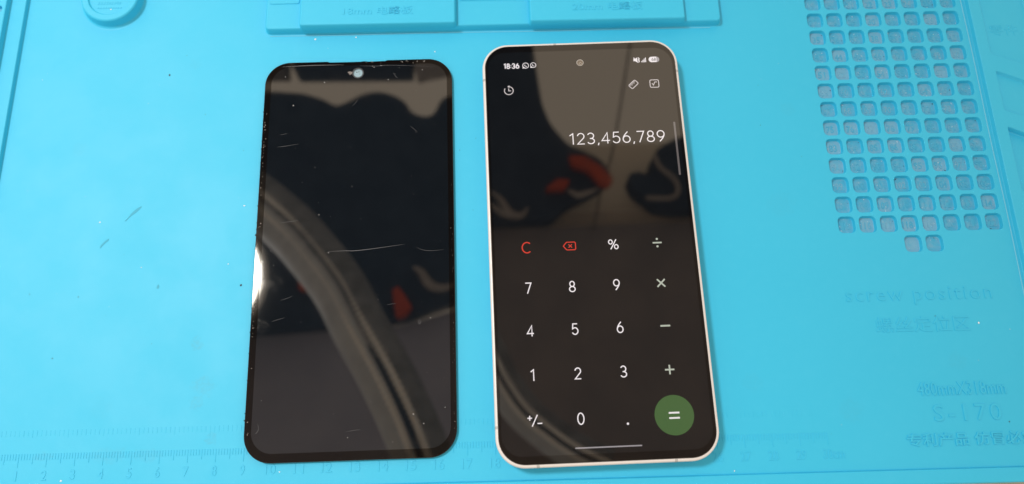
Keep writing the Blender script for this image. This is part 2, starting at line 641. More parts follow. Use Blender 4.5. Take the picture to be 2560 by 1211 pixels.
# circuit-board holder: long bar with two raised blocks
bar = round_corners([(8.14, 17.50), (27.22, 17.50), (27.22, 22.0), (8.14, 22.0)], .25, 6)
holder = mesh("board_holder", *pad(bar, 0, .36, .05, .05, .06), M_RUB, mat_root)
for x0, x1 in ((8.3, 9.56), (16.24, 19.06), (25.78, 27.05)):
    mesh("holder_step", *pad(round_corners([(x0, 18.72), (x1, 18.72), (x1, 21.8), (x0, 21.8)], .1, 4), .359, .035, .012, .005), M_RUB, holder)
for x0, x1, txt, tx0, tx1 in ((9.62, 16.14, "18mm 电路板", 11.46, 14.33), (19.14, 25.67, "20mm 电路板", 20.97, 23.88)):
    blk = mesh("holder_block", *pad(round_corners([(x0, 17.47), (x1, 17.47), (x1, 21.7), (x0, 21.7)], .16, 6), .30, .34, .05, .06), M_RUB, holder)
    text("moulded_lettering", txt, tx0, tx1, 17.96, 18.34, .638, M_RUB, blk, extrude=.02, bevel=.01)

# raised round dish
dp = []
for k in range(6):
    a = R(90) * k / 5
    dp.append((1.24 + .14 * (1 - math.sin(a)), .12 * (1 - math.cos(a)) + .0005))
dp += [(1.20, .36), (1.19, .40), (1.165, .435), (1.13, .45), (.925, .45), (.90, .44), (.89, .42), (.88, .385), (.86, .37), (.84, .368)]
dish = mesh("round_dish", *lathe(dp, 96, 1.63, 19.24), M_RUB, mat_root)
# worn relief in the dish: two rows of stubby strokes nobody can read any more
rv, rf = [], []
for y, h in ((18.93, .13), (18.70, .08)):
    x = 1.17
    while x < 2.12:
        w = rng.uniform(.05, .10)
        q = pad(rrect(w, h * rng.uniform(.7, 1), .015, 2, x, y), .366, .018, .008)
        rv, rf = merge((rv, rf), q)
        x += w + rng.uniform(.02, .04)
o = mesh("worn_relief", rv, rf, M_RUB, dish); o["kind"] = "stuff"

# ruler: raised graduation lines and figures
gv, gf = [], []
for k in range(-4, 301):
    x = k / 10 - .61 + .0
    y1 = .75; y0 = .29 if k % 10 == 0 else (.40 if k % 5 == 0 else .54)
    q = pad([(x - .016, y0), (x + .016, y0), (x + .016, y1), (x - .016, y1)], 0, .013, .006, .003, n=1)
    gv, gf = merge((gv, gf), q) if k % 40 == 0 else (gv, gf)
    if k % 40:
        b = len(gv); gv += q[0]; gf += [tuple(i + b for i in t_) for t_ in q[1]]
ruler = mesh("ruler_scale", gv, gf, M_RUB, mat_root, smooth=False); ruler["kind"] = "stuff"
gv, gf = [], []
for k in range(0, 186):
    x = k * .15875 - .5
    y0 = 1.18 if k % 16 == 0 else (1.30 if k % 8 == 0 else 1.36)
    if y0 < 1.2 and rng.random() < .4:
        y0 = 1.3
    q = pad([(x - .014, y0), (x + .014, y0), (x + .014, 1.56), (x - .014, 1.56)], 0, .007 * rng.uniform(.5, 1.1), .003, .003, n=1)
    b = len(gv); gv += q[0]; gf += [tuple(i + b for i in t_) for t_ in q[1]]
inch = mesh("inch_scale", gv, gf, M_RUB, mat_root, smooth=False); inch["kind"] = "stuff"
for n in range(1, 31):
    s = str(n); w = .17 if n < 10 else .36
    if n == 1:
        w = .06
    if n == 30:
        text("ruler_figure", "30cm", n - .83, n - .06, -.17, .17, 0, M_RUB, mat_root, extrude=.016, bevel=.009)
        continue
    text("ruler_figure", s, n - .626 - w / 2, n - .626 + w / 2, -.17, .17, 0, M_RUB, mat_root, extrude=.016, bevel=.009)

# moulded lettering of the working surface
text("moulded_lettering", "screw position", 30.83, 36.42, 5.36, 6.02, 0, M_RUB, mat_root, extrude=.024, bevel=.009, weight=-.008, spacing=1.18)
text("moulded_lettering", "螺丝定位区", 31.80, 35.36, 4.31, 4.90, 0, M_RUB, mat_root, extrude=.02, bevel=.009)
text("moulded_lettering", "480mmX318mm", 32.95, 36.2, 1.96, 2.44, 0, M_RUB, mat_root, extrude=.032, bevel=.012)
text("moulded_lettering", "S-170", 33.40, 35.88, 1.03, 1.62, 0, M_RUB, mat_root, extrude=.03, bevel=.012, spacing=1.25)
text("moulded_lettering", "专利产品 仿冒必究", 32.26, 37.0, .16, .62, 0, M_RUB, mat_root, extrude=.036, bevel=.013, weight=.01)


# scuffs on the open left part of the mat
def blob(pts, z, h, name, m, parent):
    p = ccw(catmull2(pts))
    q = loft([(p, z), (offset(p, .012), z + h)], False, True)
    return mesh(name, *q, m, parent)


def catmull2(pts, n=4):
    P = [Vector((*p, 0)) for p in pts]; m = len(P); out = []
    for i in range(m):
        p0, p1, p2, p3 = P[i - 1], P[i], P[(i + 1) % m], P[(i + 2) % m]
        for k in range(n):
            t = k / n
            q = 0.5 * ((2 * p1) + (p2 - p0) * t + (2 * p0 - 5 * p1 + 4 * p2 - p3) * t * t + (3 * p1 - p0 - 3 * p2 + p3) * t ** 3)
            out.append((q.x, q.y))
    return out


blob([(3.18, 9.42), (3.38, 9.62), (3.60, 9.80), (3.74, 9.97), (3.72, 10.02), (3.56, 9.92), (3.40, 9.76), (3.26, 9.55)], .0005, .006, "scuff_mark", M_SCUFF, mat_root)
blob([(2.35, 8.35), (2.47, 8.50), (2.63, 8.66), (2.60, 8.72), (2.46, 8.60), (2.34, 8.45)], .0005, .008, "scuff_mark", M_SCUFF, mat_root)
blob([(4.66, 6.72), (4.74, 6.70), (4.76, 6.80), (4.70, 6.86)], .0005, .005, "scuff_mark", M_SCUFF, mat_root)

# loose dust and crumbs on the open mat
for x, y, s in ((4.28, 15.72, .05), (7.85, 6.75, .06), (1.1, 4.15, .03), (-.1, 6.6, .028), (1.75, 6.45, .025), (24.8, 9.6, .02), (16.7, 9.55, .02), (34.1, 4.9, .03),
                (16.85, 12.6, .025), (36.1, .95, .03), (5.9, 13.9, .02), (4.7, 4.6, .022), (28.4, 12.9, .03), (29.9, 11.5, .02), (16.2, 12.1, .02)):
    speck(cv2, cf2, x, y, 0, s)
for k in range(46):
    x, y = rng.uniform(-1.5, 37), rng.uniform(-.4, 17.2)
    speck(*((cv2, cf2) if rng.random() < .3 else (wv2, wf2)), x, y, 0, rng.uniform(.008, .02), .3)
for x, y, s in ((7.75, 9.95, .045), (7.3, 7.6, .035), (4.0, 7.55, .03), (2.2, 9.4, .04), (35.7, 4.6, .045), (25.9, -.5, .04), (9.7, -.1, .035), (2.0, -.2, .045), (10.2, 17.25, .05),
                (11.9, 17.3, .04), (15.2, 16.55, .05), (1.72, 18.63, .04)):
    speck(wv2, wf2, x, y, .37 if y > 18 else 0, s, .35)
d1 = mesh("dust", cv2, cf2, M_SPECK_D, smooth=False); tag(d1, "tiny dark crumbs scattered over the blue mat and its cells", "crumbs", kind="stuff")
d2 = mesh("dust", wv2, wf2, M_SPECK_W, smooth=False); tag(d2, "tiny pale dust flecks scattered over the blue mat and its cells", "dust", kind="stuff")

# ------------------------------------------------------------------ smartphone with lit calculator screen
PW, PH, PR, PT = 7.92, 16.60, 1.06, 0.78
phone = empty("smartphone", (21.2466, 8.1225, 0.004), 0.01536)
tag(phone, "white-framed smartphone showing a lit calculator screen, lying on the blue mat", "smartphone")
o1 = rrect(PW, PH, PR, 14)
fr = []
for d, z in ((.16, .0), (.08, .015), (.03, .06), (.006, .14), (0, .26), (0, .5), (.004, .64), (.014, .70), (.032, .742), (.052, .758), (.102, .762), (.112, .755), (.112, .6)):
    fr.append((offset(o1, d), z))
mesh("frame", *loft(fr, True, True), M_FRAME, phone)
# antenna bands: thin grey inlays wrapped over the frame
for x, y, horiz in ((-.976, PH / 2, 1), (-2.50, -PH / 2, 1), (2.33, -PH / 2, 1), (-PW / 2, 6.72, 0), (-PW / 2, -6.88, 0), (PW / 2, 6.83, 0)):
    w = .10
    prof = [(.0035, .1), (.0035, .3), (.0035, .5), (.0, .642), (-.011, .703), (-.03, .7455), (-.051, .761), (-.1025, .7655), (-.117, .755)]
    bv, bf = [], []
    for d, z in prof:
        for e in (-w / 2, w / 2):
            if horiz:
                bv.append((x + e, y + math.copysign(1, y) * d, z))
            else:
                bv.append((x + math.copysign(1, x) * d, y + e, z))
    for i in range(len(prof) - 1):
        bf.append((2 * i, 2 * i + 1, 2 * i + 3, 2 * i + 2))
    mesh("antenna_band", bv, bf, M_BAND, phone)
# side keys on the right edge
for y, h in ((3.3, 1.6), (1.4, .9)):
    kv, kf = loft([(rrect(.06, h, .03, 3, PW / 2 + .005, y), .25), (rrect(.06, h, .03, 3, PW / 2 + .005, y), .5)])
    mesh("side_button", kv, kf, M_FRAME, phone)
gl = offset(o1, .117)
gm = [(gl, .60), (gl, .768), (offset(gl, .006), .776), (offset(gl, .018), .780)]
glass = mesh("cover_glass", *loft(gm, True, True), M_BEZEL, phone)
# lit display under the glass: a sheet a hair above the bezel print
DZ = .7806
do = rrect(7.46, 15.80, .72, 12, -.01, -.0)
display = mesh("display", *loft([(do, DZ - .0004), (do, DZ)], False, True), M_OLED, phone)
Z = DZ + .0012


def rings_circle(cx, cy, r, w, a0=0, a1=360, n=36):
    v, f = [], []
    full = abs(a1 - a0) >= 360
    m = n if full else n + 1
    for i in range(m):
        a = R(a0 + (a1 - a0) * i / n)
        v.append((cx + (r - w / 2) * math.cos(a), cy + (r - w / 2) * math.sin(a), Z))
        v.append((cx + (r + w / 2) * math.cos(a), cy + (r + w / 2) * math.sin(a), Z))
    for i in range(n):
        j = (i + 1) % m
        f.append((2 * i, 2 * j, 2 * j + 1, 2 * i + 1))
    return v, f


def stroke(pts, w, closed=False, z=None, taper=False):
    """flat ribbon along a polyline"""
    P = [Vector(p) for p in pts]; n = len(P); v, f = [], []
    z = Z if z is None else z
    for i in range(n):
        a = P[i - 1] if (closed or i > 0) else P[i]
        c = P[(i + 1) % n] if (closed or i < n - 1) else P[i]
        e1 = (P[i] - a); e2 = (c - P[i])
        e1 = e1.normalized() if e1.length > 1e-9 else e2.normalized()
        e2 = e2.normalized() if e2.length > 1e-9 else e1
        n1 = Vector((-e1.y, e1.x)); n2 = Vector((-e2.y, e2.x))
        m = (n1 + n2).normalized(); k = max(.5, m.dot(n1))
        ww = w * (.15 + .85 * math.sin(math.pi * i / (n - 1))) if taper else w
        v.append((P[i].x + m.x * ww / 2 / k, P[i].y + m.y * ww / 2 / k, z))
        v.append((P[i].x - m.x * ww / 2 / k, P[i].y - m.y * ww / 2 / k, z))
    for i in range(n if closed else n - 1):
        j = (i + 1) % n
        f.append((2 * i, 2 * j, 2 * j + 1, 2 * i + 1))
    return v, f


def disc(cx, cy, r, n=32, z=None):
    z = Z if z is None else z
    return [(cx + r * math.cos(6.28319 * i / n), cy + r * math.sin(6.28319 * i / n), z) for i in range(n)], [tuple(range(n))]


def poly(pts, z=None):
    z = Z if z is None else z
    return [(x, y, z) for x, y in pts], [tuple(range(len(pts)))]


def mark(name, m, *parts):
    return mesh(name, *merge(*parts), m, display, smooth=False)


# figures of the interface, drawn as strokes of even weight
def arc(cx, cy, rx, ry, a0, a1, n=18):
    return [(cx + rx * math.cos(R(a0 + (a1 - a0) * i / n)), cy + ry * math.sin(R(a0 + (a1 - a0) * i / n))) for i in range(n + 1)]


def cm2(pts, n=6):
    return [(p.x, p.y) for p in catmull([(*q, 0) for q in pts], n)]


SIX = [(arc(.29, .31, .27, .31, 0, 360, 28)[:-1], True), (cm2([(.02, .31), (.055, .50), (.18, .74), (.40, 1.02)]), False)]
GLYPH = {
    '0': (.60, [(arc(.30, .5, .28, .5, 0, 360, 32)[:-1], True)]),
    '1': (.40, [([(.04, .80), (.30, 1.0), (.30, -.03)], False)]),
    '2': (.58, [(arc(.29, .72, .255, .28, 172, -38) + [(.02, 0), (.57, 0)], False)]),
    '3': (.58, [(arc(.27, .745, .235, .255, 158, -90), False), (arc(.27, .245, .27, .245, 90, -158), False), ([(.19, .49), (.29, .49)], False)]),
    '4': (.64, [([(.46, -.03), (.46, .99), (.02, .25), (.64, .25)], False)]),
    '5': (.58, [([(.52, 1.0), (.11, 1.0), (.065, .54)] + arc(.28, .315, .275, .315, 128, -155), False)]),
    '6': (.58, SIX),
    '7': (.56, [([(0, 1.0), (.55, 1.0), (.18, -.03)], False)]),
    '8': (.58, [(arc(.29, .75, .215, .25, 0, 360, 26)[:-1], True), (arc(.29, .245, .27, .25, 0, 360, 28)[:-1], True)]),
    '9': (.58, [([(.58 - x, 1 - y) for x, y in p], c) for p, c in SIX]),
    ',': (.10, [([(.09, .06), (.02, -.17)], False)]),
    ':': (.08, [([(.04, .18), (.04, .30)], False), ([(.04, .62), (.04, .74)], False)]),
    'C': (.80, [(arc(.46, .5, .44, .5, 48, 312, 28), False)]),
    '%': (.98, [(arc(.22, .76, .19, .22, 0, 360, 24)[:-1], True), (arc(.78, .24, .19, .22, 0, 360, 24)[:-1], True), ([(.80, 1.02), (.20, -.02)], False)]),
}


def figures(name, body, x, y, h, m, w=.09, gap=.17, z=None, align='c', xs=1.0):
    """lettering of overall height h whose centre line is at y; w = stroke weight relative to h"""
    z = Z if z is None else z
    sw = w * h; k = h - sw
    wid = sum(GLYPH[c][0] for c in body) * k * xs + gap * k * (len(body) - 1)
    px = x - wid / 2 if align == 'c' else (x - wid if align == 'r' else x)
    parts = []; n = 0
    for c in body:
        for pts, closed in GLYPH[c][1]:
            parts.append(stroke([(px + a * k * xs, y - k / 2 + b * k) for a, b in pts], sw, closed, z + .00015 * n))
            n += 1
        px += GLYPH[c][0] * k * xs + gap * k
    return mesh(name, *merge(*parts), m, display, smooth=False)


# status bar
figures("clock_time", "18:36", -2.785, 7.29, .25, UI_WHITE, .19, .2)
for cx, cy, s in ((-2.208, 7.292, .118), (-1.901, 7.300, .108)):
    hs = [(-.45, .35), (-.25, .42), (-.12, .12), (-.25, 0), (0, -.26), (.12, -.14), (.42, -.26), (.36, -.46), (.12, -.52), (-.3, -.2), (-.5, .15)]
    mark("message_icon", UI_WHITE, rings_circle(cx, cy, s, s * .24), poly([(cx - s * .95, cy - s * .25), (cx - s * .1, cy - s * .88), (cx - s * 1.12, cy - s * 1.12)]),
         poly([(cx + a * s * .95, cy + b * s * .95) for a, b in hs]))
x, y = 2.295, 7.372
mark("mute_icon", UI_WHITE, poly([(x - .13, y - .05), (x - .06, y - .05), (x + .03, y - .12), (x + .03, y + .12), (x - .06, y + .05), (x - .13, y + .05)]),
     stroke([(x - .12, y + .11), (x + .05, y - .12)], .03, z=Z + .0005),
     stroke([(x + .07, y + .11), (x + .11, y + .05), (x + .07, y), (x + .11, y - .05), (x + .07, y - .11)], .035))
x, y = 2.56, 7.27
mark("signal_icon", UI_WHITE, *[stroke([(x - .06 + i * .052, y - .01), (x - .06 + i * .052, y + .05 + i * .05)], .034) for i in range(4)])
pl = rrect(.43, .245, .12, 8, 3.0, 7.372)
mark("battery_pill", UI_WHITE, poly([(min(a, 3.10), b) for a, b in pl]))
mark("battery_pill_rest", UI_PALE, poly([(max(a, 3.10), b) for a, b in pl], Z + .0002))
UI_DARK = material("dark_figures", (0.02, 0.02, 0.02, 1), .1, .8, emis=srgb(70, 66, 68), estr=.6)
figures("battery_figure", "68", 2.99, 7.372, .14, UI_DARK, .13, .2, Z + .0008)

# toolbar icons
x, y = -2.93, 6.20
mark("history_icon", UI_SOFT, rings_circle(x, y, .175, .034, -215, 95), poly([(x - .055, y + .175), (x + .03, y + .235), (x + .03, y + .12)]),
     stroke([(x - .005, y + .10), (x - .005, y - .01), (x + .085, y - .01)], .034))
x, y = 2.075, 6.285
ca, sa = math.cos(R(43)), math.sin(R(43))
T = lambda a, b: (x + a * ca - b * sa, y + a * sa + b * ca)
mark("ruler_icon", UI_SOFT, stroke([T(a, b) for a, b in rrect(.36, .21, .045, 4)], .03, True),
     *[stroke([T(-.11 + i * .055, .09), T(-.11 + i * .055, .0 if i % 2 else .03)], .02) for i in range(5)])
x, y = 2.915, 6.29
mark("root_icon", UI_SOFT, stroke(rrect(.35, .33, .055, 4, x, y), .03, True),
     stroke([(x - .105, y - .0), (x - .075, y - .005), (x - .04, y - .07), (x + .02, y + .07), (x + .11, y + .07)], .028))

# result line
figures("result_figures", "123,456,789", 3.10, 4.01, .49, UI_WHITE, .085, .245, align="r", xs=1.12)
mark("scroll_bar", UI_GREY, poly(rrect(.075, 2.25, .037, 5, 3.54, 3.47)))

# keypad
XK = (-2.54, -.911, .737, 2.397)
YK = (-.34, -1.90, -3.495, -5.10, -6.69)
kh = .215


def key(s, c, r, m, hh=kh, wgt=0.0, dy=0.0):
    figures("key_symbol", s, XK[c], YK[r] + dy, 2 * hh, m, .1)


key("C", 0, 0, UI_RED, .225)
key("%", 2, 0, UI_WHITE, .205)
for s, c, r in (("7", 0, 1), ("8", 1, 1), ("9", 2, 1), ("4", 0, 2), ("5", 1, 2), ("6", 2, 2), ("1", 0, 3), ("2", 1, 3), ("3", 2, 3), ("0", 1, 4)):
    key(s, c, r, UI_WHITE)
x, y = XK[1], YK[0]
mark("delete_icon", UI_RED, stroke([(x - .235, y), (x - .235 + .10, y + .125), (x - .10, y + .15), (x + .19, y + .15), (x + .225, y + .115), (x + .225, y - .115), (x + .19, y - .15), (x - .10, y - .15), (x - .235 + .10, y - .125)], .036, True),
     stroke([(x - .04, y + .065), (x + .09, y - .065)], .034), stroke([(x - .04, y - .065), (x + .09, y + .065)], .034, z=Z + .0004))
x, y = XK[3], YK[0]
mark("key_symbol", UI_OP, stroke([(x - .17, y), (x + .17, y)], .058), disc(x, y + .145, .042), disc(x, y - .145, .042))
x, y = XK[3], YK[1]
mark("key_symbol", UI_OP, stroke([(x - .145, y - .145), (x + .145, y + .145)], .058), stroke([(x - .145, y + .145), (x + .145, y - .145)], .058, z=Z + .0004))
x, y = XK[3], YK[2]
mark("key_symbol", UI_OP, stroke([(x - .18, y - .01), (x + .18, y - .01)], .062))
x, y = XK[3], YK[3]
mark("key_symbol", UI_OP, stroke([(x - .17, y), (x + .17, y)], .058), stroke([(x, y - .17), (x, y + .17)], .058, z=Z + .0004))
x, y = XK[0], YK[4]
mark("key_symbol", UI_WHITE, stroke([(x - .26, y + .09), (x - .09, y + .09)], .04), stroke([(x - .175, y + .005), (x - .175, y + .175)], .04, z=Z + .0004),
     stroke([(x - .10, y - .2), (x + .10, y + .2)], .04, z=Z + .0008), stroke([(x + .09, y - .1), (x + .26, y - .1)], .04))
mark("key_symbol", UI_WHITE, disc(.737, -6.93, .042))
btn = mark("equals_button", UI_GREEN, disc(2.403, -6.70, .70, 64))
mesh("equals_sign", *merge(stroke([(2.403 - .19, -6.62), (2.403 + .19, -6.62)], .06, z=Z + .001), stroke([(2.403 - .19, -6.80), (2.403 + .19, -6.80)], .06, z=Z + .001)), UI_WHITE, display, smooth=False)
mark("gesture_bar", UI_PALE, poly(rrect(2.35, .045, .022, 4, .0, -7.69)))

# front camera under the glass
lens = mesh("front_camera", *disc(-.005, 7.34, .145, 32, Z), M_LENS, phone)
mesh("lens_ring", *rings_circle(-.005, 7.34, .13, .02), M_BAND, lens)
for q in lens.children:
    q.location.z = .0004 * U
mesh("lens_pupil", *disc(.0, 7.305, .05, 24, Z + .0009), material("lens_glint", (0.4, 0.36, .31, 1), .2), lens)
mesh("lens_pupil", *disc(.0, 7.305, .026, 20, Z + .0013), M_LENS_D, lens)
# ear-speaker slot at the top edge
mesh("speaker_slot", *poly(rrect(1.25, .03, .014, 3, .0, PH / 2 - .155), .7812), M_LENS_D, phone, smooth=False)

# ------------------------------------------------------------------ bare display panel
LW, LH = 7.64, 15.90
panel = empty("display_panel", (12.1544, 8.1656, 0.003), 0.00785)
tag(panel, "loose black display panel, scratched and switched off, beside the white-framed smartphone", "display panel")
lo = rrect(LW, LH, 1.0, 14)
# the upper edge is worn back a little in the middle
lo2 = []
for i, (x, y) in enumerate(lo):
    lo2.append((x, y))
    if i == 14:      # end of top-right corner, going left
        for tx, ty in ((1.15, 0), (1.08, -.035), (.4, -.045), (.2, -.02), (.05, -.04), (-.6, -.04), (-1.22, -.035), (-1.3, 0)):
            lo2.append((tx, LH / 2 + ty))
hole = rrect(.44, .44, .219, 8, -.038, 7.385)
T0, T1 = 0.0, .15
top = sheet(offset(lo2, .02), [hole], T1)
n = len(lo2)
side = loft([(lo2, T0), (lo2, T1 - .02), (offset(lo2, .006), T1 - .006), (offset(lo2, .02), T1)], True, False)
hw = loft([(hole, T1), (offset(ccw(hole), -.0), T1 - .02), (hole, T0)], False, False)
glassp = mesh("glass", *merge(top, side, hw), M_PANEL, panel, angle=25)
act = rrect(7.16, 15.36, .78, 12, .02, .06)
hole2 = rrect(.50, .50, .249, 8, -.038, 7.385)
mesh("active_area", *sheet(act, [hole2], T1 + .0008), M_PANEL_ACT, panel, smooth=False)
# punch hole: pale rim and a glimpse of the mat lens below
mesh("hole_rim", *[q for q in rings_circle(-.038, 7.385, .212, .05)], material("hole_rim_dark", (.05, .06, .07, 1), .25, .8), panel)
panel.children[-1].location.z = (T1 + .002 - Z) * U
mesh("hole_window", *disc(-.038, 7.385, .20, 32, T1 - .03), M_RIM, panel, smooth=False)
hv, hf = [], []
for dx, dy, s in ((-.06, .06, .034), (.03, .07, .028), (-.01, .02, .018), (.07, -.04, .016)):
    speck(hv, hf, -.038 + dx, 7.385 + dy, T1 - .03, s, .2)
o = mesh("hole_dirt", hv, hf, M_LENS_D, panel, smooth=False); o["kind"] = "stuff"

mesh("film_tear", *poly([(-.27, 7.44), (-.40, 7.47), (-.47, 7.43), (-.40, 7.36), (-.38, 7.30), (-.28, 7.36)], T1 + .0018), M_RESIDUE, panel, smooth=False)
# scratches
ZS = T1 + .0022


def scr(pts, w, name="scratch"):
    w *= .72
    return mesh(name, *stroke([(p.x, p.y) for p in catmull([(*q, 0) for q in pts], 5)], w, z=ZS, taper=True), M_SCRATCH if len(pts) > 4 or pts[0][1] > 7 else M_HAIR, panel, smooth=False)


scr([(-1.02, -.20), (-.4, -.19), (.05, -.20), (.9, -.12), (1.90, .0)], .022)
scr([(2.35, -.13), (2.6, -.25), (2.95, -.295), (3.42, -.26)], .015)
scr([(-2.9, 1.02), (-2.55, 1.05), (-2.2, 1.10)], .014)
scr([(-3.2, 4.20), (-2.9, 4.22), (-2.35, 4.30)], .015)
scr([(-3.1, 4.72), (-2.95, 4.74), (-2.78, 4.78)], .013)
scr([(2.1, 4.95), (2.25, 4.82), (2.42, 4.66)], .014)
scr([(-3.17, 7.76), (-2.0, 7.79), (-.62, 7.78)], .03)
scr([(.0, 7.72), (.7, 7.68), (1.3, 7.70), (3.1, 7.58)], .012)
scr([(-.18, -6.95), (.15, -6.90), (.35, -6.89)], .014)
scr([(-3.05, -2.85), (-2.8, -2.78), (-2.55, -2.72)], .013)
scr([(1.25, -2.35), (1.4, -2.33), (1.6, -2.31)], .012)
scr([(-2.75, -2.05), (-2.5, -1.98), (-2.3, -1.9)], .012)
scr([(-.25, 5.9), (-.1, 6.05), (-.02, 6.2)], .012)
scr([(1.4, 7.35), (1.5, 7.2), (1.58, 7.1)], .014)
scr([(-3.35, -6.55), (-3.3, -6.75), (-3.38, -6.9), (-3.42, -6.88)], .016)
scr([(2.48, -2.95), (2.52, -3.05), (2.47, -3.12), (2.44, -3.02), (2.48, -2.95)], .014)
sv, sf = [], []
for k in range(46):
    speck(sv, sf, rng.uniform(-3.4, 3.4), rng.uniform(-7.4, 7.6), T1 + .002, rng.uniform(.006, .016), .25)
for x, y in ((-1.42, 1.3), (-1.0, -.25), (2.88, -2.9), (2.62, -6.75), (-.1, -7.15), (2.25, -6.4), (-3.0, 7.3), (3.4, -6.2), (-2.62, 6.0), (.55, 7.68), (.62, 7.63), (.9, 7.7), (-1.4, 7.0), (1.2, 7.05), (2.6, 7.45)):
    speck(sv, sf, x, y, T1 + .002, .026, .3)
o = mesh("dust_fleck", sv, sf, material("faint_fleck", (.38, .38, .39, 1), .7), panel, smooth=False); o["kind"] = "stuff"
sv, sf = [], []
for k in range(58):
    y = rng.choice((rng.uniform(-7, 6.5), rng.uniform(2.3, 6), rng.uniform(-3.5, -1)))
    speck(sv, sf, -LW / 2 + .07 + abs(rng.gauss(0, .045)), y, T1 + .001, rng.uniform(.012, .034), .4)
for k in range(26):
    speck(sv, sf, LW / 2 - .06 - abs(rng.gauss(0, .03)), rng.uniform(-7, 3), T1 + .001, rng.uniform(.008, .022), .4)
for k in range(14):
    speck(sv, sf, rng.uniform(.2, 2.9), LH / 2 - .06 - abs(rng.gauss(0, .05)), T1 + .001, rng.uniform(.015, .045), .4)
o = mesh("glue_residue", sv, sf, M_RESIDUE, panel, smooth=False); o["kind"] = "stuff"
# frayed adhesive edge on the left side
ev, ef = [], []
for k in range(60):
    speck(ev, ef, -LW / 2 - rng.uniform(-.01, .012), rng.uniform(-6.6, 6.6), rng.uniform(.03, .12), rng.uniform(.02, .05), .6)
o = mesh("adhesive_edge", ev, ef, M_PANEL, panel, smooth=False); o["kind"] = "stuff"

# ------------------------------------------------------------------ what the two screens mirror, above and behind the picture
M_NAVY = mat_cloth("navy_cloth", (0.022, 0.04, 0.075, 1), (0.035, 0.058, 0.10, 1))
M_ORANGE = mat_cloth("orange_trim", (0.55, 0.085, 0.03, 1), (0.42, 0.065, 0.03, 1))
M_GREYC = mat_cloth("grey_trim", (0.30, 0.28, 0.28, 1), (0.4, 0.38, .38, 1))
M_STANDIN = mat_cloth("brown_board", (0.21, 0.20, 0.22, 1), (0.26, 0.24, 0.255, 1), 60)
M_STANDIN2 = mat_cloth("grey_board", (0.32, 0.335, 0.44, 1), (0.37, 0.385, 0.49, 1), 60)
M_GREYD = mat_cloth("dim_grey", (0.12, .11, .11, 1), (.15, .14, .14, 1))
M_FALLOFF_LOW = mat_cloth("falloff_brown", (0.52, 0.46, 0.40, 1), (0.60, 0.53, 0.46, 1), 60)
M_FALLOFF = mat_cloth("falloff_tan", (0.96, 0.90, 0.80, 1), (0.92, 0.85, 0.75, 1), 60)
M_STRAP_LIT = mat_cloth("strap_lit_side", (0.60, 0.66, 0.75, 1), (0.50, 0.55, 0.63, 1), 300)
M_STRAP_SHADE = mat_cloth("strap_shaded_side", (0.26, 0.29, 0.34, 1), (0.16, 0.18, 0.21, 1), 300)
M_CORD = mat_cloth("pale_stitch", (0.96, 0.98, 1.0, 1), (0.94, 0.96, 1.0, 1), 300)
M_BODY = material("lamp_white", (0.8, 0.8, 0.78, 1), .4)


def hang(name, pts, z, h, m, parent=None, r=2.0):
    return mesh(name, *pad(round_corners(ccw(pts), r, 5), z, h, min(h * .45, 1.2), 0, open_bottom=False), m, parent)


# added boards standing in for the photographer's dark shape in the mirrored view
standin_r = hang("standin_board", [(11.7, 59.5), (80.6, 60.9), (72, -40), (10.4, -40)], 166, 3, M_STANDIN, r=1.0)
tag(standin_r, "added brown stand-in board mirrored in the lower half of the smartphone screen", "stand-in board")
hang("falloff_edge", [(11.7, 64.5), (81.8, 65.6), (81.4, 61.8), (11.6, 60.4)], 168.5, 2, M_FALLOFF_LOW, standin_r, .3)  # mirrored board edge, its mid tone added to step the brightness down
hang("falloff_panel", [(11.8, 85.3), (85.1, 86.2), (83.0, 66.9), (11.6, 65.8)], 172, 2, M_FALLOFF, standin_r, .3)  # added panel: the tan backdrop's fall in brightness put into colour
standin_l = hang("standin_board", [(-78.8, 33.5), (-8.5, 35.2), (9.3, 39.9), (9.6, -40), (-72, -40)], 166, 3, M_STANDIN2, r=1.0)
tag(standin_l, "added grey stand-in board mirrored in the lower half of the loose panel", "stand-in board")
# work jackets hanging over the bench
j1 = hang("work_jacket", [(-55.8, 99.4), (-41.8, 98.5), (-34.3, 97.8), (-28.7, 95.8), (-25.8, 93.8), (-22.9, 94.8), (-18.7, 97.2), (-14.6, 98.0), (-10.2, 96.8), (-6.9, 94.5), (-5.5, 91.5), (-2.1, 90.1), (0.6, 90.7), (2.2, 94.6), (3.8, 96.2), (9.7, 95.6), (9.1, 40.7), (2.2, 38.9), (-4.7, 36.5), (-7.7, 35.6), (-50.6, 32.8)], 160, 8, M_NAVY)
tag(j1, "dark navy jacket mirrored in the loose black display panel", "jacket")
hang("orange_trim", [(-9.2, 42.3), (-7.8, 43.3), (-6.3, 41.2), (-4.5, 38.2), (-6.0, 36.0), (-8.1, 35.4)], 156, 4.2, M_ORANGE, j1, .4)
hang("orange_trim", [(-32.2, 46.4), (-30.3, 46.4), (-29.8, 42.8), (-31.8, 42.9)], 156, 4.2, M_ORANGE, j1, .4)
j2 = hang("work_jacket", [(11.1, 117.2), (27.0, 116.9), (28.2, 103.3), (29.4, 92.6), (31.3, 86.8), (35.8, 80.7), (43.9, 76.7), (47.0, 71.7), (43.5, 68.7), (37.1, 65.6), (33.4, 63.3), (30.9, 60.4), (10.4, 60.0)], 160, 8, M_NAVY)
tag(j2, "dark navy jacket with orange trim mirrored in the smartphone screen", "jacket")
hang("orange_trim", [(35.5, 76.1), (39.3, 75.8), (43.3, 73.0), (46.5, 69.3), (45.2, 67.6), (43.0, 68.5), (40.1, 72.1), (36.1, 73.5)], 156, 4.2, M_ORANGE, j2, .5)
